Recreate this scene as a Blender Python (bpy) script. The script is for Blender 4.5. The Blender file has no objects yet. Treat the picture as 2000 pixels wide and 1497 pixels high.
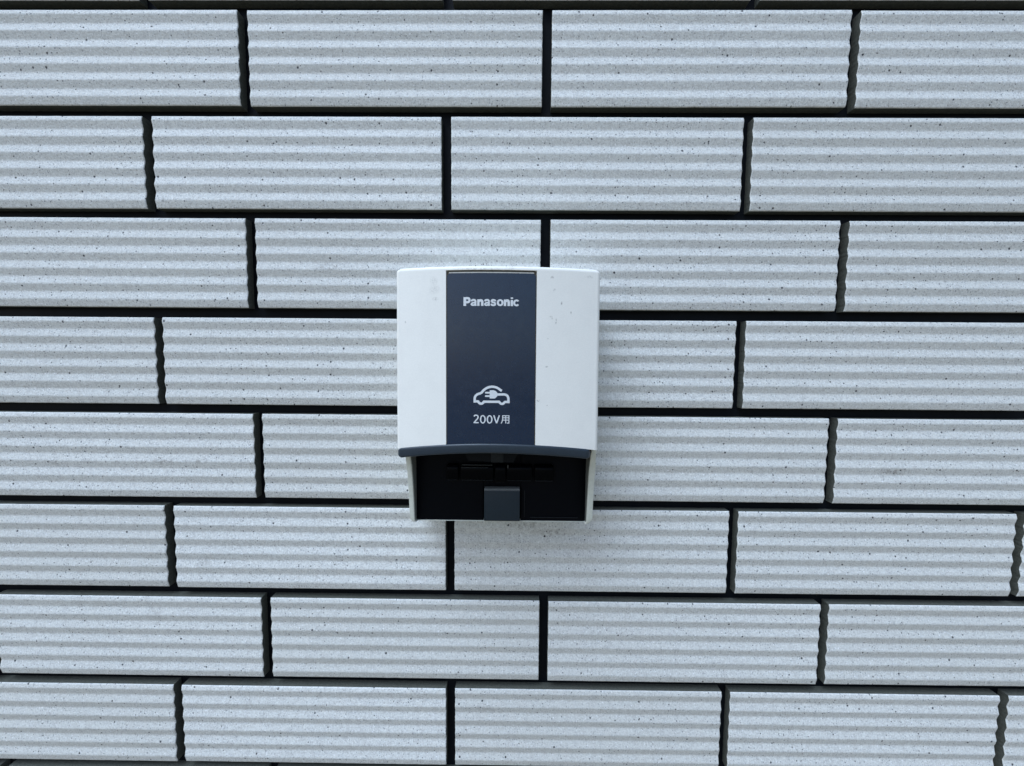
import bpy, bmesh, math, random
from mathutils import Vector, noise
random.seed(7)
scene = bpy.context.scene
C = scene.collection
ZO = 1.25            # height above the ground of the top edge of the first full tile row

# ------------------------------------------------------------------ camera
cd = bpy.data.cameras.new('camera'); cam = bpy.data.objects.new('camera', cd); C.objects.link(cam)
cd.sensor_fit = 'HORIZONTAL'; cd.sensor_width = 36.0; cd.lens = 36.0 * 751.0 / 2000.0
cd.clip_start = 0.01; cd.clip_end = 200
cam.location = (0.015051, -0.301533, -0.258191 + ZO)
cam.rotation_euler = (1.5084965, -0.0072498, 0.0078285)
scene.camera = cam

# ------------------------------------------------------------------ sky, sun, exposure
SUN = Vector((-0.46, -0.46, 1.20)).normalized()
el = math.asin(SUN.z); az = math.atan2(SUN.x, SUN.y)
w = bpy.data.worlds.new('World'); scene.world = w; w.use_nodes = True
nt = w.node_tree; nt.nodes.clear()
sky = nt.nodes.new('ShaderNodeTexSky'); sky.sky_type = 'NISHITA'; sky.sun_disc = False
sky.sun_elevation = el; sky.sun_rotation = az; sky.air_density = 1.0; sky.dust_density = 2.5; sky.ozone_density = 1.0
bg = nt.nodes.new('ShaderNodeBackground'); bg.inputs['Strength'].default_value = 0.15
wo = nt.nodes.new('ShaderNodeOutputWorld')
nt.links.new(sky.outputs[0], bg.inputs[0]); nt.links.new(bg.outputs[0], wo.inputs[0])
sl = bpy.data.lights.new('sun', 'SUN'); sl.energy = 2.05; sl.angle = math.radians(38); sl.color = (0.48, 0.71, 1.0)
so = bpy.data.objects.new('sun', sl); C.objects.link(so); so.location = (-2, -3, 6)
so.rotation_euler = SUN.to_track_quat('Z', 'Y').to_euler()
scene.view_settings.view_transform = 'Standard'; scene.view_settings.look = 'None'
scene.view_settings.exposure = 0.44; scene.view_settings.gamma = 1.0

# ------------------------------------------------------------------ materials
class NT:
    def __init__(s, name):
        s.m = bpy.data.materials.new(name); s.m.use_nodes = True; s.t = s.m.node_tree
        s.b = s.t.nodes['Principled BSDF']; s.out = s.t.nodes['Material Output']
    def n(s, typ, **kw):
        n = s.t.nodes.new(typ)
        for k, v in kw.items():
            if k in n.inputs: n.inputs[k].default_value = v
            else: setattr(n, k, v)
        return n
    def l(s, a, b): s.t.links.new(a, b)
    def pos(s): return s.n('ShaderNodeNewGeometry').outputs['Position']
    def noise(s, vec, scale, detail=2.0, rough=0.5, dist=0.0):
        n = s.n('ShaderNodeTexNoise', Scale=scale, Detail=detail, Roughness=rough, Distortion=dist); s.l(vec, n.inputs['Vector']); return n.outputs['Fac']
    def math(s, op, a, b=None, clamp=False):
        n = s.n('ShaderNodeMath', operation=op, use_clamp=clamp)
        for i, v in enumerate((a, b)):
            if v is None: continue
            if isinstance(v, (int, float)): n.inputs[i].default_value = v
            else: s.l(v, n.inputs[i])
        return n.outputs[0]
    def ramp(s, fac, a, b, va=0.0, vb=1.0):
        n = s.n('ShaderNodeMapRange', clamp=True); s.l(fac, n.inputs['Value'])
        for k, v in (('From Min', a), ('From Max', b), ('To Min', va), ('To Max', vb)): n.inputs[k].default_value = v
        return n.outputs['Result']
    def mix(s, fac, a, b):
        n = s.n('ShaderNodeMix', data_type='RGBA')
        if isinstance(fac, (int, float)): n.inputs[0].default_value = fac
        else: s.l(fac, n.inputs[0])
        for i, v in ((6, a), (7, b)):
            if isinstance(v, tuple): n.inputs[i].default_value = (*v, 1.0)
            else: s.l(v, n.inputs[i])
        return n.outputs[2]
    def bump(s, h, dist, strength=1.0, prev=None):
        n = s.n('ShaderNodeBump', Strength=strength, Distance=dist); s.l(h, n.inputs['Height'])
        if prev is not None: s.l(prev, n.inputs['Normal'])
        return n.outputs[0]
    def specks(s, vec, scale, prob, r0, r1, shift=(0, 0, 0)):
        mp = s.n('ShaderNodeMapping'); mp.inputs['Location'].default_value = shift
        wn = s.n('ShaderNodeTexNoise', Scale=1100.0, Detail=2.0); s.l(vec, wn.inputs['Vector'])
        wa = s.n('ShaderNodeVectorMath', operation='MULTIPLY_ADD'); s.l(wn.outputs['Color'], wa.inputs[0])
        wa.inputs[1].default_value = (.0009, .0009, .0009); s.l(vec, wa.inputs[2]); s.l(wa.outputs[0], mp.inputs['Vector'])
        mp.inputs['Rotation'].default_value = (math.radians(-90), 0, 0)
        v = s.n('ShaderNodeTexVoronoi', Scale=scale, feature='F1', voronoi_dimensions='2D'); s.l(mp.outputs[0], v.inputs['Vector'])
        sep = s.n('ShaderNodeSeparateColor'); s.l(v.outputs['Color'], sep.inputs[0])
        rad = s.ramp(sep.outputs[1], 0, 1, r0, r1)
        inside = s.math('DIVIDE', s.math('SUBTRACT', rad, v.outputs['Distance']), rad)
        inside = s.ramp(inside, 0.0, 0.45)
        return s.math('MULTIPLY', inside, s.math('LESS_THAN', sep.outputs[0], prob))

def m_glaze():
    s = NT('ribbed_tile_glaze'); p = s.pos()
    big = s.noise(p, 9, 4, 0.6); fine = s.noise(p, 720, 3, 0.75); mid = s.noise(p, 210, 3, 0.6)
    c = s.mix(s.ramp(big, .3, .7), (.535, .545, .520), (.600, .608, .575))
    c = s.mix(s.ramp(mid, .38, .62, 0, .75), c, (.445, .447, .430))
    c = s.mix(s.ramp(fine, .40, .64, 0, .8), c, (.72, .74, .71))
    oi = s.n('ShaderNodeObjectInfo')
    c = s.mix(s.ramp(oi.outputs['Random'], 0, 1, 0, .30), c, (.475, .475, .435))
    # faint weather smudges
    sm = s.math('MULTIPLY', s.ramp(s.noise(p, 26, 5, .7, .4), .60, .74), s.ramp(s.noise(p, 5, 2), .52, .62))
    c = s.mix(s.math('MULTIPLY', sm, .36), c, (.27, .26, .24))
    def spots(c, pts, col, k):
        for (x, z, rx, rz) in pts:
            mp = s.n('ShaderNodeMapping'); mp.vector_type = 'POINT'
            mp.inputs['Location'].default_value = (-x / rx, 0, -z / rz); mp.inputs['Scale'].default_value = (1 / rx, 0, 1 / rz)
            s.l(p, mp.inputs['Vector'])
            ln = s.n('ShaderNodeVectorMath', operation='LENGTH'); s.l(mp.outputs[0], ln.inputs[0])
            mk = s.math('MULTIPLY', s.ramp(ln.outputs['Value'], 1.0, .2), s.ramp(s.noise(p, 330, 4, .7), .44, .62))
            c = s.mix(s.math('MULTIPLY', mk, k), c, col)
        return c
    c = spots(c, [(-.355, ZO - .343, .010, .0035), (-.265, ZO - .342, .014, .004), (-.235, ZO - .341, .008, .003), (-.19, ZO - .345, .01, .003),
                  (.315, ZO - .345, .016, .004), (.024, ZO - .392, .016, .005), (.045, ZO - .397, .02, .004), (-.13, ZO - .188, .012, .004)], (.20, .18, .16), .72)
    d1 = s.specks(p, 520, .42, .13, .28); d2 = s.specks(p, 250, .30, .07, .16, (.3, .1, .7)); d3 = s.specks(p, 100, .20, .045, .100, (.9, .4, .2))
    c = s.mix(s.math('MULTIPLY', s.math('MULTIPLY', d1, .62), s.ramp(s.noise(p, 30, 3, .6), .35, .6, .45, 1)), c, (.14, .15, .17))
    c = s.mix(s.math('MULTIPLY', s.math('MULTIPLY', d2, 1.0), s.ramp(s.noise(p, 22, 3, .6), .38, .60, .35, 1)), c, (.04, .045, .055))
    c = s.mix(s.math('MULTIPLY', d3, .95), c, (.022, .022, .028))
    l1 = s.specks(p, 420, .16, .1, .28, (.11, .6, .3))
    c = s.mix(s.math('MULTIPLY', l1, .6), c, (.80, .81, .82))
    s.l(c, s.b.inputs['Base Color'])
    s.b.inputs['Roughness'].default_value = .62; s.b.inputs['Specular IOR Level'].default_value = .35
    b1 = s.bump(s.noise(p, 650, 3, .7), .00045, .9); b2 = s.bump(s.noise(p, 1500, 2, .6), .00010, .6, b1)
    b3 = s.bump(s.math('SUBTRACT', 1.0, s.math('MAXIMUM', d2, d3)), .00025, .6, b2)
    s.l(b3, s.b.inputs['Normal']); return s.m

def m_simple(name, col, rough, spec=.5, nscale=400, var=.25, bump=.00005, col2=None):
    s = NT(name); p = s.pos()
    f = s.noise(p, nscale, 3, .6)
    c2 = col2 or tuple(v * (1 - var) for v in col)
    s.l(s.mix(s.ramp(f, .3, .7), col, c2), s.b.inputs['Base Color'])
    s.l(s.ramp(s.noise(p, nscale * .15, 3), .3, .7, rough - .05, rough + .05), s.b.inputs['Roughness'])
    s.b.inputs['Specular IOR Level'].default_value = spec
    if bump: s.l(s.bump(f, bump, .6), s.b.inputs['Normal'])
    return s.m

def m_cover():
    s = NT('off_white_cover_plastic'); p = s.pos()
    f = s.noise(p, 1300, 2, .6); g = s.noise(p, 60, 4, .6)
    c = s.mix(s.ramp(f, .35, .65, 0, .5), (.81, .805, .745), (.745, .74, .685))
    c = s.mix(s.ramp(g, .45, .75, 0, .12), c, (.55, .54, .50))
    # grime and small scuffs: x, z (m, z from the top row), rx, rz, strength, noise scale
    for (x, z, rx, rz, k, ns) in [(-.0375, -.2085, .0035, .0035, .25, 1500), (-.037, -.214, .0045, .0035, .30, 1600), (-.0365, -.220, .0025, .0015, .42, 1800),
                                  (.0412, -.2335, .0007, .0024, 1.0, 240), (.0380, -.2308, .0013, .0007, .95, 300), (.0388, -.2318, .0007, .0009, .9, 300), (.0510, -.2280, .0006, .0012, .7, 300), (.0560, -.2600, .0010, .0006, .6, 400), (.0360, -.2450, .0007, .0005, .8, 300), (.0385, -.206, .0016, .0012, .6, 900),
                                  (.0400, -.214, .0012, .0014, .5, 900), (.0447, -.222, .0007, .0015, .9, 250), (.0398, -.242, .0006, .0008, .6, 400),
                                  (.0355, -.263, .0013, .0007, .6, 500), (.0305, -.285, .0018, .0009, .6, 700), (.036, -.288, .0008, .0006, .5, 700),
                                  (-.0570, -.2345, .0009, .0010, .5, 500), (-.033, -.2495, .0006, .0006, .6, 400), (.0632, -.2045, .004, .0012, .3, 900),
                                  (-.008, -.2014, .020, .0012, .35, 500), (.005, -.2022, .026, .0008, .4, 700), (.012, -.2006, .004, .0012, .6, 700)]:
        mp = s.n('ShaderNodeMapping'); mp.inputs['Location'].default_value = (-x / rx, 0, -(z + ZO) / rz); mp.inputs['Scale'].default_value = (1 / rx, 0, 1 / rz)
        s.l(p, mp.inputs['Vector'])
        ln = s.n('ShaderNodeVectorMath', operation='LENGTH'); s.l(mp.outputs[0], ln.inputs[0])
        mk = s.math('MULTIPLY', s.ramp(ln.outputs['Value'], 1.0, .3), s.ramp(s.noise(p, ns, 3, .7), .42, .60))
        c = s.mix(s.math('MULTIPLY', mk, k), c, (.20, .19, .17))
    s.l(c, s.b.inputs['Base Color']); s.b.inputs['Roughness'].default_value = .55; s.b.inputs['Specular IOR Level'].default_value = .4
    s.l(s.bump(f, .00006, .6), s.b.inputs['Normal']); return s.m

GLAZE = m_glaze()
BODY = m_simple('dark_tile_edge', (.105, .110, .092), .85, .15, 700, .35, .0002)
BED = m_simple('dark_joint_bed', (.0028, .0045, .0075), .6, .12, 60, .4, .0004)
COVER = m_cover()
HOUS = m_simple('aged_white_housing_plastic', (.60, .62, .54), .5, .4, 500, .12, .00004)
NAVY = m_simple('navy_plate', (.0022, .0150, .040), .24, .60, 1200, .15, .00001)
RIM = m_simple('navy_rim_plastic', (.013, .025, .038), .40, .5, 800, .2, .00003)
BLACK = m_simple('black_inner_plastic', (.0006, .0014, .0032), .5, .08, 500, .2, .00003)
GLOSS = m_simple('glossy_black_plastic', (.0008, .0012, .002), .25, .05, 500, .2, 0)
BLOCK = m_simple('grey_blue_plastic', (.010, .020, .029), .5, .3, 700, .2, .00003)
CATCHM = m_simple('dark_catch_plastic', (.0025, .0035, .0045), .55, .12, 700, .3, .00003)
STRIP = m_simple('painted_skylit_edge', (.17, .185, .18), .6, .3, 900, .3, 0)  # button's sky-facing top edge, its brightness put into the grey
RIDGE = m_simple('faint_grey_edge', (.007, .010, .013), .5, .2, 900, .3, 0)  # slightly paler lines on the bars and the panel
HIGHLIGHT = m_simple('painted_highlight_edge', (.05, .056, .056), .4, .4, 900, .5, 0)  # bar highlights put into the colour of thin pale strips
LATCHM = m_simple('dark_grey_plastic', (.009, .012, .013), .55, .2, 700, .3, .00003)
PRINT = m_simple('pale_silver_print', (.66, .69, .70), .5, .4, 900, .1, 0)
DIRT = m_simple('grimy_gasket', (.10, .09, .07), .8, .2, 900, .5, .0001)
PALE = m_simple('pale_edge_highlight', (.42, .41, .36), .6, .3, 900, .35, .00005)  # plate's chamfer highlight painted as a pale edge
GROUND = m_simple('pale_concrete', (.27, .225, .16), .85, .2, 14, .25, .002)

# ------------------------------------------------------------------ helpers
def mesh_obj(name, verts, faces, mats, parent=None, smooth=None, midx=None):
    me = bpy.data.meshes.new(name); me.from_pydata(verts, [], faces)
    for m in (mats if isinstance(mats, (list, tuple)) else [mats]): me.materials.append(m)
    if midx:
        for p, i in zip(me.polygons, midx): p.material_index = i
    bm = bmesh.new(); bm.from_mesh(me); bmesh.ops.recalc_face_normals(bm, faces=bm.faces); bm.to_mesh(me); bm.free()
    o = bpy.data.objects.new(name, me); C.objects.link(o)
    if parent: o.parent = parent
    if smooth is not None:
        me.shade_smooth()
        me.set_sharp_from_angle(angle=math.radians(smooth))
    return o

def box_bm(bm, x0, x1, y0, y1, z0, z1, bev=0.0, seg=2):
    r = bmesh.ops.create_cube(bm, size=1.0)
    for v in r['verts']:
        v.co = Vector(((x0 + x1) / 2 + v.co.x * (x1 - x0), (y0 + y1) / 2 + v.co.y * (y1 - y0), (z0 + z1) / 2 + v.co.z * (z1 - z0)))
    if bev:
        ed = list({e for v in r['verts'] for e in v.link_edges})
        bmesh.ops.bevel(bm, geom=ed, offset=bev, segments=seg, profile=.5, affect='EDGES')

def bm_obj(name, bm, mats, parent=None, smooth=40):
    me = bpy.data.meshes.new(name); bmesh.ops.recalc_face_normals(bm, faces=bm.faces); bm.to_mesh(me); bm.free()
    for m in (mats if isinstance(mats, (list, tuple)) else [mats]): me.materials.append(m)
    o = bpy.data.objects.new(name, me); C.objects.link(o); o.parent = parent
    if smooth is not None: me.shade_smooth(); me.set_sharp_from_angle(angle=math.radians(smooth))
    return o

# ------------------------------------------------------------------ ground (out of the frame, below the wall)
def build_ground():
    v = [(-12, -14, 0), (12, -14, 0), (12, 1, 0), (-12, 1, 0)]
    o = mesh_obj('ground', v, [(0, 1, 2, 3)], GROUND); o['kind'] = 'structure'
build_ground()

# ------------------------------------------------------------------ ribbed tile wall
PW, RH, TH, GAP = .2275, .07582, .06828, .00734
XA, XB = .03466, -.04076
DZ = {1: -.00009, 2: -.00028, 3: .00024, 4: -.00007, 5: .00015, 6: .00046, 7: .00003, 8: -.00044}
DX = {1: -.00108, 2: -.00126, 3: -.00054, 4: -.00026, 5: -.00004, 6: .00074, 7: .00166, 8: .00077}
DEPTH = .0078
wall = bpy.data.objects.new('tiled_wall', None); C.objects.link(wall); wall.location = (0, 0, 0)
wall['label'] = 'pale grey wall of horizontally ribbed tiles with deep black joints behind the charging outlet'
wall['category'] = 'wall'; wall['kind'] = 'thing'

def rib(u):
    """outward relief of the tile face, u = 0 at the top edge, 1 at the bottom edge"""
    per = .1725; ph = (u - .050) / per          # crest at ph = 0
    f = ph - math.floor(ph)
    tri = 1 - 4 * f if f < .5 else -3 + 4 * f     # triangle: 1 at crest, -1 at trough
    s = math.sin(math.pi / 2 * tri)
    return (.93 * tri + .07 * s) * .00069

def tile_mesh(k):
    L = PW - GAP; xs = [0, .0002, .0005, .001, .002]; x = .006
    while x < L - .006: xs.append(x); x += .0048
    xs += [L - .006, L - .002, L - .001, L - .0005, L - .0002, L]
    us = [0, .003, .008, .015]; n = 84
    us += [.015 + (1 - .03) * i / n for i in range(1, n)] + [.985, .992, .997, 1.0]
    ox = 11.3 * k
    def edge(d, r=.0006):
        if d >= r: return 0.0
        return r - math.sqrt(max(0, r * r - (r - d) ** 2))
    V = []; F = []; MI = []
    nx, nz = len(xs), len(us)
    for j, u in enumerate(us):
        for i, x in enumerate(xs):
            z = -u * TH
            e = max(edge(min(x, L - x)), edge(min(-z, TH + z)))
            q = rib(u) - e
            q += .00004 * noise.noise(Vector((x * 260 + ox, z * 420, k))) + .00005 * noise.noise(Vector((x * 900 + ox, z * 1100, k)))
            xx, zz = x, z
            wob = .00022 * noise.noise(Vector((x * 60 + ox, z * 520, 3))) + .00012 * noise.noise(Vector((x * 60, z * 1500, 9 + ox)))
            wz = .00010 * noise.noise(Vector((x * 180 + ox, z * 50, 5))) + .00008 * noise.noise(Vector((x * 1100 + ox, 0, 8)))
            ax = max(0, 1 - min(x, L - x) / .002); az_ = max(0, 1 - min(-z, TH + z) / .002)
            V.append((xx + wob * ax, -q, zz + wz * az_))
    for j in range(nz - 1):
        for i in range(nx - 1):
            F.append((j * nx + i, (j + 1) * nx + i, (j + 1) * nx + i + 1, j * nx + i + 1)); MI.append(0)
    ring = [j * nx for j in range(nz)] + [(nz - 1) * nx + i for i in range(1, nx)] + [j * nx + nx - 1 for j in range(nz - 2, -1, -1)] + [i for i in range(nx - 2, 0, -1)]
    base = len(V)
    for r in ring: V.append((V[r][0], V[r][1] + .0006, V[r][2]))
    base2 = len(V)
    for r in ring: V.append((V[r][0], DEPTH + .001, V[r][2]))
    m = len(ring)
    for a in range(m):
        b = (a + 1) % m
        F.append((ring[a], ring[b], base + b, base + a)); MI.append(0 if False else 1)
        F.append((base + a, base + b, base2 + b, base2 + a)); MI.append(1)
    me = bpy.data.meshes.new('tile'); me.from_pydata(V, [], F); me.materials.append(GLAZE); me.materials.append(BODY)
    for p, i in zip(me.polygons, MI): p.material_index = i
    me.shade_smooth(); me.set_sharp_from_angle(angle=math.radians(50))
    return me

def build_wall():
    meshes = [tile_mesh(k) for k in range(8)]
    cnt = 0
    for r in range(-1, 12):
        base = (XA if r % 2 else XB) + DX.get(r, 0) + GAP
        zt = -(r - 1) * RH + DZ.get(r, 0) + ZO
        for n in range(-4, 4):
            x0 = base + (n - 0) * PW
            if x0 > .62 or x0 + PW < -.60: continue
            o = bpy.data.objects.new('tile', meshes[(cnt * 5 + r * 3) % 8]); cnt += 1
            rnd = random.Random(r * 31 + n)
            o.location = (x0 + rnd.uniform(-.0002, .0002), rnd.uniform(-.00025, .00025), zt + rnd.uniform(-.00012, .00012))
            o.rotation_euler = (rnd.uniform(-.006, .006), rnd.uniform(-.0006, .0006), rnd.uniform(-.002, .002))
            C.objects.link(o); o.parent = wall
    bm = bmesh.new(); box_bm(bm, -.86, .9, DEPTH, .12, ZO - .86, ZO + .18)
    bm_obj('joint_bed', bm, BED, wall, None)
build_wall()

# ------------------------------------------------------------------ charging outlet (all sizes in mm below: x, q = distance out from the wall, z from the first row's top)
outlet = bpy.data.objects.new('charging_outlet', None); C.objects.link(outlet); outlet.location = (.0035, 0, ZO - .29)
outlet['label'] = 'off-white wall-mounted car charging outlet with navy front strip and hooded black socket below'
outlet['category'] = 'charging outlet'
OX, OZ = .0035, ZO - .29
def W(x, q, z): return (x / 1000 - OX, -q / 1000, z / 1000 + ZO - OZ)

LX0, LX1, VX = -63.7, 70.8, -.5
ZT = -199.3
def zb(x):
    u = (x - VX) / (VX - LX0) if x < VX else (x - VX) / (LX1 - VX)
    return -313.1 - 5.6 * abs(u) ** 2.0
def qf(x, z):
    t = min(1, max(0, (ZT - z) / 115.0))
    qe = 45 + 2.5 * t; qv = 54.5 + 1.5 * t ** 1.1
    u = (x - VX) / (VX - LX0) if x < VX else (x - VX) / (LX1 - VX)
    return qe + (qv - qe) * (1 - min(1, abs(u)) ** 2.1)
PX0, PX1 = -29.4, 28.6; PZT = -202.0     # pocket for the navy strip

def build_lid():
    R = 3.0
    # across: left side, rounded corner, front, corner, right side -> (x, dq_back, is_front)
    xs = []
    x = LX0 + R
    fr = sorted(set([LX0 + R + i * (LX1 - LX0 - 2 * R) / 120 for i in range(121)] + [PX0 - .05, PX0 + .1, PX1 - .1, PX1 + .05]))
    cols = []
    for qd in (10, 20, 30, 38): cols.append(('side', LX0, qd))
    for a in range(0, 7):
        th = math.pi / 2 * a / 6; cols.append(('c', LX0 + R - R * math.cos(th), R - R * math.sin(th)))
    for x in fr[1:-1]: cols.append(('f', x, 0))
    for a in range(6, -1, -1):
        th = math.pi / 2 * a / 6; cols.append(('c', LX1 - R + R * math.cos(th), R - R * math.sin(th)))
    for qd in (38, 30, 20, 10): cols.append(('side', LX1, qd))
    nr = 46
    V = []; F = []
    rt = 2.2
    rows = []
    for a in range(6): th = math.pi / 2 * a / 6; rows.append(('r', th))
    ts = sorted(set([i / nr for i in range(nr + 1)] ))
    for t in ts: rows.append(('t', t))
    # rows with the pocket's upper edge
    extra = []
    span = 112.0
    for d in (PZT + .05, PZT - .1): extra.append(('z', d))
    rows = rows + extra
    def rowz(rw, x):
        if rw[0] == 'r': return ZT - rt + rt * math.cos(rw[1]) , rt - rt * math.sin(rw[1])
        if rw[0] == 'z': return rw[1], 0
        z0 = ZT - rt; z1 = zb(min(max(x, LX0), LX1)); return z0 + (z1 - z0) * rw[1], 0
    rows.sort(key=lambda rw: -rowz(rw, VX)[0])
    for rw in rows:
        for (typ, x, d) in cols:
            z, ins = rowz(rw, x)
            xc = min(max(x, LX0 + R), LX1 - R)
            q0 = qf(xc, z)
            q = d if typ == 'side' else q0 - d
            if typ == 'side': q = min(d, q0 - R)
            ed = max(0, 1 - min(x - LX0, LX1 - x) / 5.0)
            if z > ZT - 6: z -= .8 * ed * ed * max(0, 1 - (ZT - z) / 6.0)
            if typ != 'f':
                x = x + (ins if x < 0 else -ins) * (1 if typ == 'side' else .8)
            if typ != 'side': q -= ins * (1.0 if typ == 'f' else .7)
            if typ == 'f' and PX0 <= x <= PX1 and z < PZT: q -= 1.1
            V.append(W(x, q, z))
    nc = len(cols); n = len(rows)
    for j in range(n - 1):
        for i in range(nc - 1): F.append((j * nc + i, j * nc + i + 1, (j + 1) * nc + i + 1, (j + 1) * nc + i))
    F.append(tuple(range(nc)))
    # inner skin, 2.2 mm inside, only the lower part is ever seen
    b = len(V)
    sub = list(range(nc))
    for zfrac in (1.0, .4):
        for i in sub:
            typ, x, d = cols[i]; z1 = zb(min(max(x, LX0), LX1)); z = ZT - rt + (z1 - ZT + rt) * zfrac
            xi = min(max(x, LX0 + 2.3), LX1 - 2.3); q = (d if typ == 'side' else qf(min(max(x, LX0 + R), LX1 - R), z) - d) - (0 if typ == 'side' else 2.4)
            V.append(W(xi, q, z))
    m = len(sub)
    for i in range(m - 1):
        F.append((b + i, b + i + 1, b + m + i + 1, b + m + i))
        F.append(((n - 1) * nc + sub[i], (n - 1) * nc + sub[i + 1], b + i + 1, b + i))
    return mesh_obj('cover', V, F, COVER, outlet, 35)
cover = build_lid()

def strip_piece(name, x0, x1, ztop, rise, mat, parent, rc=1.0, zlow=None, edge_mat=None, th=.6):
    """a plate that follows the curved front; rise = proud of the front surface"""
    nx, nz = 40, 40
    V = []; F = []
    for j in range(nz + 1):
        for i in range(nx + 1):
            x = x0 + (x1 - x0) * i / nx
            # rounded upper corners
            dx = min(x - x0, x1 - x); top = ztop
            if dx < rc: top = ztop - (rc - math.sqrt(max(0, rc * rc - (rc - dx) ** 2)))
            z = top + ((zb(x) + .3) - top) * (j / nz) ** 1.15
            V.append(W(x, qf(x, z) + rise, z))
    for j in range(nz):
        for i in range(nx): a = j * (nx + 1) + i; F.append((a, a + 1, a + nx + 2, a + nx + 1))
    MI = [0] * len(F)
    ring = [i for i in range(nx + 1)] + [j * (nx + 1) + nx for j in range(1, nz + 1)] + [nz * (nx + 1) + i for i in range(nx - 1, -1, -1)] + [j * (nx + 1) for j in range(nz - 1, 0, -1)]
    b = len(V)
    for r in ring: v = V[r]; V.append((v[0], v[1] + th / 1000, v[2]))
    for a in range(len(ring)):
        c = (a + 1) % len(ring); F.append((ring[a], ring[c], b + c, b + a)); MI.append(1 if edge_mat else 0)
    return mesh_obj(name, V, F, [mat] + ([edge_mat] if edge_mat else []), parent, 35, MI)
gasket = strip_piece('plate_gasket', PX0 + .15, PX1 - .15, PZT - .15, -.85, DIRT, cover, .4, th=.2)
plate = strip_piece('front_plate', -28.7, 27.9, -203.9, -.25, NAVY, outlet, 1.6, edge_mat=PALE, th=.9)
def edge_line():
    V = []; F = []
    n = 60
    for i in range(n + 1):
        x = -27.6 + 54.4 * i / n
        for z, r in ((-203.1, -.80), (-203.15, -.45), (-203.9, -.22), (-203.95, -.55)): V.append(W(x, qf(x, z) + r, z))
    for i in range(n):
        for k in range(3): a = i * 4 + k; F.append((a, a + 1, a + 5, a + 4))
    mesh_obj('plate_edge_highlight', V, F, PALE, plate, 35)
edge_line()

# ---- rim: navy band swept along the lower edge of the cover
def build_rim():
    sec = []   # (outward, down)
    W2, H2, r = 3.4, 6.4, 1.3
    cx = [(r, r, 180, 90), ]
    pts = []
    for (ca, cb, a0, a1) in ((W2 - r, -r, 90, 0), (W2 - r, -(H2 - r), 0, -90), (r * .6, -(H2 - r * .6), -90, -180), (r * .6, -r * .6, 180, 90)):
        rr = r if ca > 1 else r * .6
        for k in range(5):
            a = math.radians(a0 + (a1 - a0) * k / 4); pts.append((ca + rr * math.cos(a), cb + rr * math.sin(a)))
    path = []
    R = 4.0; X0, X1 = LX0 + .9, LX1 - 5.4
    for q in (14, 26, 36): path.append((X0, q, (-1, 0), zb(X0)))
    for a in range(1, 8):
        th = math.pi / 2 * a / 8; xx = X0 + R - R * math.cos(th)
        path.append((xx, qf(X0 + R, -318) - R + R * math.sin(th), (-math.cos(th), math.sin(th)), zb(xx)))
    n = 70
    for i in range(n + 1):
        x = X0 + R + (X1 - X0 - 2 * R) * i / n
        e = .05; dq = (qf(x + e, zb(x)) - qf(x - e, zb(x))) / (2 * e); l = math.hypot(1, dq)
        path.append((x, qf(x, zb(x)), (-dq / l, 1 / l), zb(x)))
    for a in range(7, 0, -1):
        th = math.pi / 2 * a / 8; xx = X1 - R + R * math.cos(th)
        path.append((xx, qf(X1 - R, -318) - R + R * math.sin(th), (math.cos(th), math.sin(th)), zb(xx)))
    for q in (36, 26, 14): path.append((X1, q, (1, 0), zb(X1)))
    V = []; F = []; m = len(pts)
    for (x, q, nrm, z) in path:
        for (o_, d) in pts:
            k = o_ - (W2 - .75)
            e_ = min(x - X0, X1 - x); tp = .45 * max(0, 1 - e_ / 2.6) ** 2
            dd = -H2 / 2 + (d + H2 / 2) * (1 - tp)
            V.append(W(x + nrm[0] * k, q + nrm[1] * k, z + .25 + dd * (1.0 + .06 * abs(x) / 60)))
    for i in range(len(path) - 1):
        for k in range(m): F.append((i * m + k, i * m + (k + 1) % m, (i + 1) * m + (k + 1) % m, (i + 1) * m + k))
    F.append(tuple(range(m))); F.append(tuple((len(path) - 1) * m + k for k in range(m)))
    return mesh_obj('cover_rim', V, F, RIM, outlet, 40)
rim = build_rim()

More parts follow.
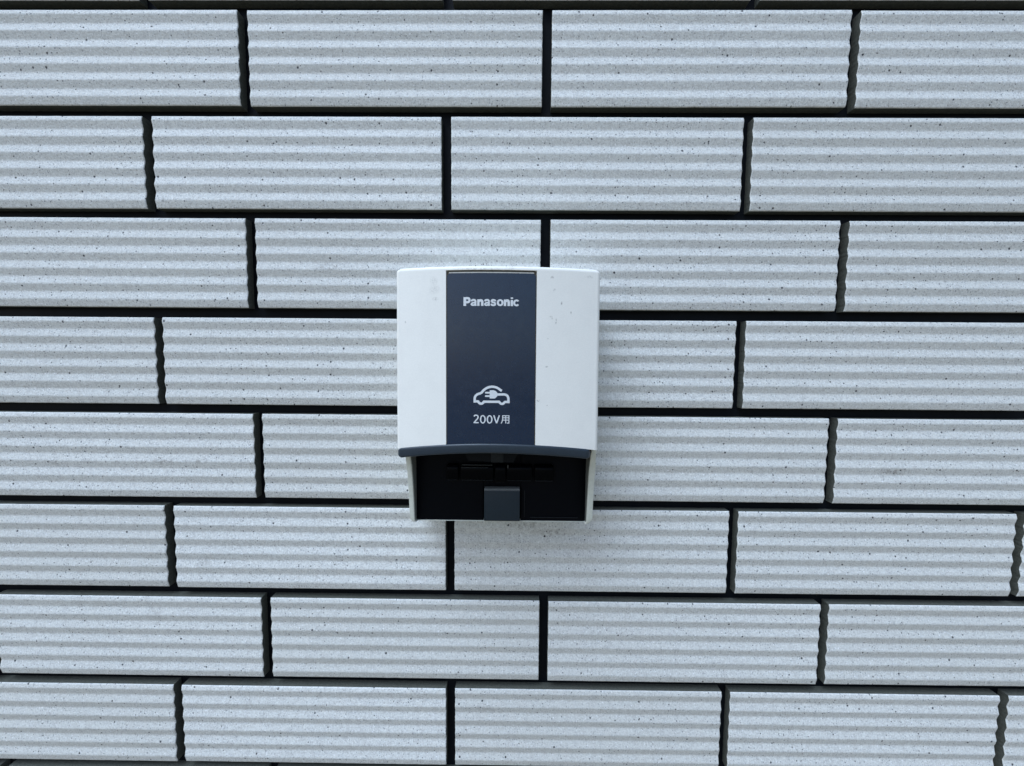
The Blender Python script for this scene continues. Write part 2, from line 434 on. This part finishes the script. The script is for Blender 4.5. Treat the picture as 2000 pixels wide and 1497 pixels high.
# ---- housing: U-shaped white frame with cheeks that curve back towards the wall
def Fq(z, right):
    T = [(-314, 45), (-320, 44.5), (-322.5, 41.5), (-327, 39.0), (-334, 36.2), (-345, 33.6), (-360, 31.2), (-372, 29.8), (-378, 29.0)]
    if right: T = [(-314, 45.0), (-319.5, 44.8), (-322.5, 43.0), (-327, 39.8), (-334, 36.4), (-345, 33.6), (-360, 31.2), (-372, 29.8), (-378, 29.0)]
    if z >= T[0][0]: return T[0][1]
    for (a, b), (c, d) in zip(T, T[1:]):
        if c <= z <= a: return b + (d - b) * (a - z) / (a - c)
    return T[-1][1]
def build_housing():
    xo0, xo1, zo = -60.5, 71.9, -377.4
    r = 5.0; tl, tr, tb = 3.5, 4.2, .4
    out = []; inn = []
    zs = [-317, -318, -319, -320.5, -322, -324, -326, -328, -331, -334, -338, -342, -348, -354, -360, -366, -371]
    for z in zs: out.append((xo0, z, 0)); inn.append((xo0 + tl, z))
    for a in range(1, 7):
        th = math.pi / 2 * a / 6
        out.append((xo0 + r - r * math.cos(th), zo + r - r * math.sin(th), 0))
        ri = 1.5; inn.append((xo0 + tl + ri - ri * math.cos(th), zo + tb + ri - ri * math.sin(th)))
    for k in range(1, 8):
        x = xo0 + r + (xo1 - xo0 - 2 * r) * k / 8; out.append((x, zo, k > 4)); inn.append((x, zo + tb))
    for a in range(6, 0, -1):
        th = math.pi / 2 * a / 6
        out.append((xo1 - r + r * math.cos(th), zo + r - r * math.sin(th), 1))
        ri = 1.5; inn.append((xo1 - tr - ri + ri * math.cos(th), zo + tb + ri - ri * math.sin(th)))
    for z in reversed(zs):
        tp = max(0, min(1, (z + 332) / 14)) * 1.7; out.append((xo1 - tp, z, 1)); inn.append((xo1 - tr - tp * .3, z))
    V = []; F = []
    b = .35
    for (xo, z1, s), (xi, z2) in zip(out, inn):
        q = Fq(z1, s) if abs(z1 - zo) > .01 else 25.5
        dx = xi - xo; dz = z2 - z1; l = math.hypot(dx, dz) or 1; dx /= l; dz /= l
        V += [W(xo, -.4, z1), W(xo, q - b, z1), W(xo + dx * b * .3, q - b * .3, z1 + dz * b * .3), W(xo + dx * b, q, z1 + dz * b),
              W(xi - dx * b, q, z2 - dz * b), W(xi, q - b, z2), W(xi, -.4, z2)]
    for i in range(len(out) - 1):
        for k in range(6): a = i * 7 + k; F.append((a, a + 1, a + 8, a + 7))
    F.append(tuple(range(7))); F.append(tuple((len(out) - 1) * 7 + k for k in range(7)))
    h = mesh_obj('housing', V, F, HOUS, outlet, 35)
    bm = bmesh.new(); box_bm(bm, -59.5 / 1000 - OX, 69.2 / 1000 - OX, -.023, .0004, (-314 / 1000 + ZO - OZ), (-202.5 / 1000 + ZO - OZ), .002)
    bm_obj('back_box', bm, HOUS, outlet)
    return h
housing = build_housing()

def mmbox(bm, x0, x1, q0, q1, z0, z1, bev=0, seg=2):
    a = W(x0, q1, z0); c = W(x1, q0, z1); box_bm(bm, a[0], c[0], a[1], c[1], a[2], c[2], bev / 1000, seg)

# ---- black socket front
bm = bmesh.new()
mmbox(bm, -56.9, -7.5, 1, 25, -376.95, -300, .1); mmbox(bm, 20.1, 67.7, 1, 25, -376.95, -300, .1)
mmbox(bm, -7.2, 19.8, 1, 25, -351.2, -300, .25); mmbox(bm, -7.3, 19.9, 1, 22.5, -376.5, -351, .1)
panel = bm_obj('socket_panel', bm, BLACK, outlet)
bm = bmesh.new(); mmbox(bm, 27, 62, 25.05, 25.4, -374.6, -374.1, .1); mmbox(bm, 22.6, 23.0, 25.05, 25.3, -374, -354, .1)
bm_obj('panel_ridge', bm, RIDGE, panel)
bm = bmesh.new(); mmbox(bm, -6.6, 19.3, 22.5, 28.6, -376.0, -353.0, .35, 2)
blk = bm_obj('release_button', bm, BLOCK, outlet)
bm = bmesh.new()
v = [bm.verts.new(W(x, q, z)) for x in (-6.5, 19.2) for (q, z) in ((22.6, -353.0), (22.6, -352.2), (27.6, -352.3), (28.75, -353.4), (28.2, -353.7))]
bm.faces.new(v[:5]); bm.faces.new(v[5:])
for i in range(5): bm.faces.new([v[i], v[(i + 1) % 5], v[5 + (i + 1) % 5], v[5 + i]])
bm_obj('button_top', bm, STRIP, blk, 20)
SHADE_LINER = m_simple('painted_shade_grey', (.15, .16, .145), .6, .3, 600, .2, 0)  # added plates; shade of the inner cheeks is painted into their grey
for (xa, xb_, rt_) in ((-57.0, -56.55, 0), (67.3, 67.72, 1)):
    V = []; zz = [-317.5, -322, -327, -334, -345, -360, -371, -375.8]
    for z in zz:
        for x in (xa, xb_): V += [W(x, 20, z), W(x, Fq(z, rt_) - 1.2, z)]
    F = [(0, 1, 3, 2)]
    for i in range(len(zz) - 1):
        a = i * 4; F += [(a, a + 1, a + 5, a + 4), (a + 2, a + 3, a + 7, a + 6), (a + 1, a + 3, a + 7, a + 5)]
    mesh_obj('shade_liner', V, F, SHADE_LINER, housing, None)
# shutter bar in five lengths, half round
def roller(x0, x1, zc, r, q, mat, name, parent, flat=1.0):
    V = []; F = []; n = 20
    secs = [(x0, r - .7), (x0 + .15, r - .35), (x0 + .7, r), (x1 - .7, r), (x1 - .15, r - .35), (x1, r - .7)]
    for (x, rr) in secs:
        for k in range(n):
            a = 2 * math.pi * k / n
            sx = math.copysign(abs(math.cos(a)) ** .55, math.cos(a)); sz = math.copysign(abs(math.sin(a)) ** .55, math.sin(a))
            V.append(W(x, q + sx * rr * flat, zc + sz * rr))
    for i in range(len(secs) - 1):
        for k in range(n): F.append((i * n + k, i * n + (k + 1) % n, (i + 1) * n + (k + 1) % n, (i + 1) * n + k))
    F.append(tuple(range(n))); F.append(tuple((len(secs) - 1) * n + k for k in range(n)))
    return mesh_obj(name, V, F, mat, parent, 50)
bar = bpy.data.objects.new('shutter_bar', None); C.objects.link(bar); bar.parent = outlet
for a, b in ((-33.4, -25.0), (-23.4, .3), (9.7, 27.9), (29.6, 43.2)):
    roller(a, b, -340.0, 5.9, 27.0, GLOSS, 'bar_segment', bar, .75)
roller(1.4, 8.9, -340.6, 6.9, 27.2, GLOSS, 'bar_centre', bar, .75)
for (x0, x1, z0, z1, q, mt) in ((-22.6, -.4, -334.25, -333.9, 30.9, HIGHLIGHT), (-22.6, -3.5, -335.9, -335.7, 31.5, HIGHLIGHT), (10.2, 10.9, -336.2, -333.8, 31.2, HIGHLIGHT),
                             (-22.4, -.2, -345.2, -344.9, 31.2, RIDGE), (10.2, 27.4, -345.3, -345.0, 31.2, RIDGE), (30.1, 42.7, -345.4, -345.0, 31.2, RIDGE), (-33, -25.6, -345.1, -344.9, 31.2, RIDGE)):
    bm = bmesh.new(); mmbox(bm, x0, x1, q - .4, q + .05, z0, z1, .08); bm_obj('bar_edge_or_highlight', bm, mt, bar)
# catch under the rim
bm = bmesh.new()
v = [bm.verts.new(W(x, q, z)) for q in (36, 47) for (x, z) in ((-19.5, -318.5), (18.5, -319), (14.5, -327.6), (-15.8, -326.8))]
for f in ((0, 1, 2, 3), (4, 5, 6, 7), (0, 1, 5, 4), (1, 2, 6, 5), (2, 3, 7, 6), (3, 0, 4, 7)): bm.faces.new([v[i] for i in f])
catch = bm_obj('cover_catch', bm, CATCHM, outlet)
bm = bmesh.new(); mmbox(bm, -.6, 7.8, 40, 47.6, -327.6, -319, .3)
bm_obj('catch_tab', bm, LATCHM, catch)

# ------------------------------------------------------------------ lettering (flat print wrapped on the front plate)
class Print:
    def __init__(s): s.V = []; s.F = []; s.lift = 0
    def quadstrip(s, L, Rr):
        b = len(s.V)
        for a, c in zip(L, Rr): s.V += [(*a, s.lift), (*c, s.lift)]
        for i in range(len(L) - 1): s.F.append((b + 2 * i, b + 2 * i + 1, b + 2 * i + 3, b + 2 * i + 2))
        s.lift += .006
    def ribbon(s, pts, wd, smooth=True, closed=False):
        if smooth: pts = catmull(pts)
        n = len(pts); L = []; Rr = []
        for i in range(n):
            a = pts[max(0, i - 1)]; c = pts[min(n - 1, i + 1)]
            dx, dy = c[0] - a[0], c[1] - a[1]; l = math.hypot(dx, dy) or 1; nx_, ny_ = -dy / l, dx / l
            w_ = 1.1 * wd if not isinstance(wd, (tuple, list)) else 1.12 * (wd[0] + (wd[1] - wd[0]) * i / (n - 1))
            L.append((pts[i][0] + nx_ * w_ / 2, pts[i][1] + ny_ * w_ / 2)); Rr.append((pts[i][0] - nx_ * w_ / 2, pts[i][1] - ny_ * w_ / 2))
        s.quadstrip(L, Rr)
    def line(s, pts, wd):           # straight pieces with mitred corners
        q = [pts[0]]
        for a, b in zip(pts, pts[1:]):
            k = max(1, int(math.hypot(b[0] - a[0], b[1] - a[1]) / 60))
            q += [(a[0] + (b[0] - a[0]) * i / k, a[1] + (b[1] - a[1]) * i / k) for i in range(1, k + 1)]
        pts = q
        n = len(pts); L = []; Rr = []
        for i in range(n):
            d0 = None; d1 = None
            if i > 0: d0 = Vector((pts[i][0] - pts[i - 1][0], pts[i][1] - pts[i - 1][1])).normalized()
            if i < n - 1: d1 = Vector((pts[i + 1][0] - pts[i][0], pts[i + 1][1] - pts[i][1])).normalized()
            d = (d0 + d1).normalized() if d0 is not None and d1 is not None else (d0 if d0 is not None else d1)
            nn = Vector((-d.y, d.x)); k = 1.0
            if d0 is not None and d1 is not None: k = min(2.0, 1 / max(.4, nn.dot(Vector((-d1.y, d1.x)))))
            L.append((pts[i][0] + nn.x * wd / 2 * k, pts[i][1] + nn.y * wd / 2 * k)); Rr.append((pts[i][0] - nn.x * wd / 2 * k, pts[i][1] - nn.y * wd / 2 * k))
        s.quadstrip(L, Rr)
    def rect(s, x0, y0, x1, y1):
        n = max(2, int(abs(x1 - x0) / 30)); xs = [x0 + (x1 - x0) * i / n for i in range(n + 1)]
        s.quadstrip([(x, y0) for x in xs], [(x, y1) for x in xs])
    def ring(s, cx, cy, ro, ri, a0=0, a1=360):
        L = []; Rr = []
        for k in range(41):
            a = math.radians(a0 + (a1 - a0) * k / 40); ex = 1.0
            L.append((cx + ro[0] * math.cos(a), cy + ro[1] * math.sin(a))); Rr.append((cx + ri[0] * math.cos(a), cy + ri[1] * math.sin(a)))
        s.quadstrip(L, Rr)
    def poly(s, pts):
        b = len(s.V); s.V += [(*p, s.lift) for p in pts]; s.F.append(tuple(range(b, b + len(pts)))); s.lift += .006
    def build(s, name, fx, fz):
        V = []
        for (x, y, l) in s.V:
            X = fx(x); Z = fz(y); V.append(W(X, qf(X, Z) - .25 + .06 + l, Z))
        return mesh_obj(name, V, s.F, PRINT, plate, None)
def catmull(p, k=6):
    out = []
    q = [p[0]] + list(p) + [p[-1]]
    for i in range(1, len(q) - 2):
        p0, p1, p2, p3 = q[i - 1], q[i], q[i + 1], q[i + 2]
        for j in range(k):
            t = j / k
            out.append(tuple(.5 * (2 * p1[c] + (p2[c] - p0[c]) * t + (2 * p0[c] - 5 * p1[c] + 4 * p2[c] - p3[c]) * t * t + (3 * p1[c] - p0[c] - 3 * p2[c] + p3[c]) * t ** 3) for c in (0, 1)))
    out.append(tuple(p[-1])); return out

def letter_a(P, dx):
    P.ribbon([(398 + dx, 284), (408 + dx, 256), (445 + dx, 241), (485 + dx, 243), (513 + dx, 268), (515 + dx, 310), (515 + dx, 365), (518 + dx, 392), (524 + dx, 417)], (50, 52))
    P.ribbon([(515 + dx, 312), (470 + dx, 322), (425 + dx, 334), (396 + dx, 362), (410 + dx, 390), (445 + dx, 397), (485 + dx, 385), (512 + dx, 355)], 44)
def letter_n(P, dx, k=1.0):
    P.rect(568 + dx, 224, 638 + dx, 418)
    P.ribbon([(622 + dx, 288), (640 + dx, 262), (672 + dx, 254), (705 * k + dx, 266), (719 * k + dx, 300), (720 * k + dx, 340), (720 * k + dx, 418)], 68)
P = Print()
P.rect(155, 158, 236, 418); P.ribbon([(225, 189), (285, 189), (322, 205), (334, 247), (322, 290), (285, 307), (225, 307)], 62)
letter_a(P, 0); letter_n(P, 0); letter_a(P, 403)
P.ribbon([(1113, 283), (1100, 255), (1055, 240), (1010, 252), (1000, 278), (1025, 302), (1060, 314), (1098, 332), (1108, 366), (1085, 391), (1045, 397), (1005, 388), (990, 352)], 50)
P.ring(1255, 319, (102, 103), (38, 52))
letter_n(P, 797, .992)
P.rect(1568, 236, 1640, 418); P.rect(1568, 160, 1640, 204)
P.ring(1742, 321, (98, 101), (38, 48), 38, 322)
P.build('maker_name', lambda x: (x / 15.385 + 895 - 905) * .3275 - 18.1, lambda y: -(y / 15.375 + 570 - 580.3) * .3255 - 219.1)

P = Print()
P.line(catmull([(1035, 352), (985, 318), (915, 270), (840, 240), (740, 230), (650, 245), (570, 285), (500, 338), (450, 400)], 5) +
       catmull([(405, 432), (335, 452), (280, 492), (245, 550), (240, 610)], 5) + [(240, 672), (340, 672)] +
       catmull([(362, 705), (395, 732), (428, 738), (465, 730), (495, 700)], 4) + [(515, 678), (955, 678)] +
       catmull([(980, 705), (1012, 732), (1045, 740), (1080, 732), (1108, 702)], 4) + [(1130, 682), (1232, 682)] +
       catmull([(1232, 600), (1222, 545), (1190, 490), (1130, 460), (1060, 458)], 5) + [(890, 460)], 70)
P.poly([(680, 338), (790, 333), (850, 352), (895, 395), (918, 440), (918, 485), (890, 530), (830, 580), (680, 580)])
P.poly([(560, 383), (692, 383), (692, 434), (560, 434), (545, 422), (541, 408), (546, 392)])
P.poly([(560, 484), (692, 484), (692, 536), (560, 536), (545, 524), (541, 510), (546, 494)])
P.build('car_and_plug_symbol', lambda x: (x / 14.97 + 910 - 923.5) * .328 - 11.55, lambda y: -(y / 14.97 + 740 - 753) * .323 - 275.3)
P = Print()
P.ribbon([(218, 1108), (240, 1080), (282, 1070), (325, 1085), (338, 1130), (318, 1180), (272, 1232), (226, 1288)], 34)
P.rect(205, 1277, 358, 1312)
P.ring(480, 1192, (86, 128), (48, 94)); P.ring(680, 1192, (86, 128), (48, 94))
P.line([(803, 1068), (884, 1306)], 38); P.line([(968, 1068), (887, 1306)], 38)
P.line([(1066, 1070), (1062, 1200), (1048, 1260), (1022, 1314)], 26); P.rect(1054, 1066, 1262, 1090)
P.line([(1250, 1070), (1250, 1300), (1190, 1302)], 26); P.rect(1060, 1128, 1250, 1152); P.rect(1058, 1198, 1250, 1222); P.rect(1143, 1070, 1168, 1312)
P.build('voltage_mark', lambda x: (x / 14.97 + 910 - 923.5) * .3275 - 11.5, lambda y: -(y / 14.97 + 740 - 811) * .320 - 294.4)
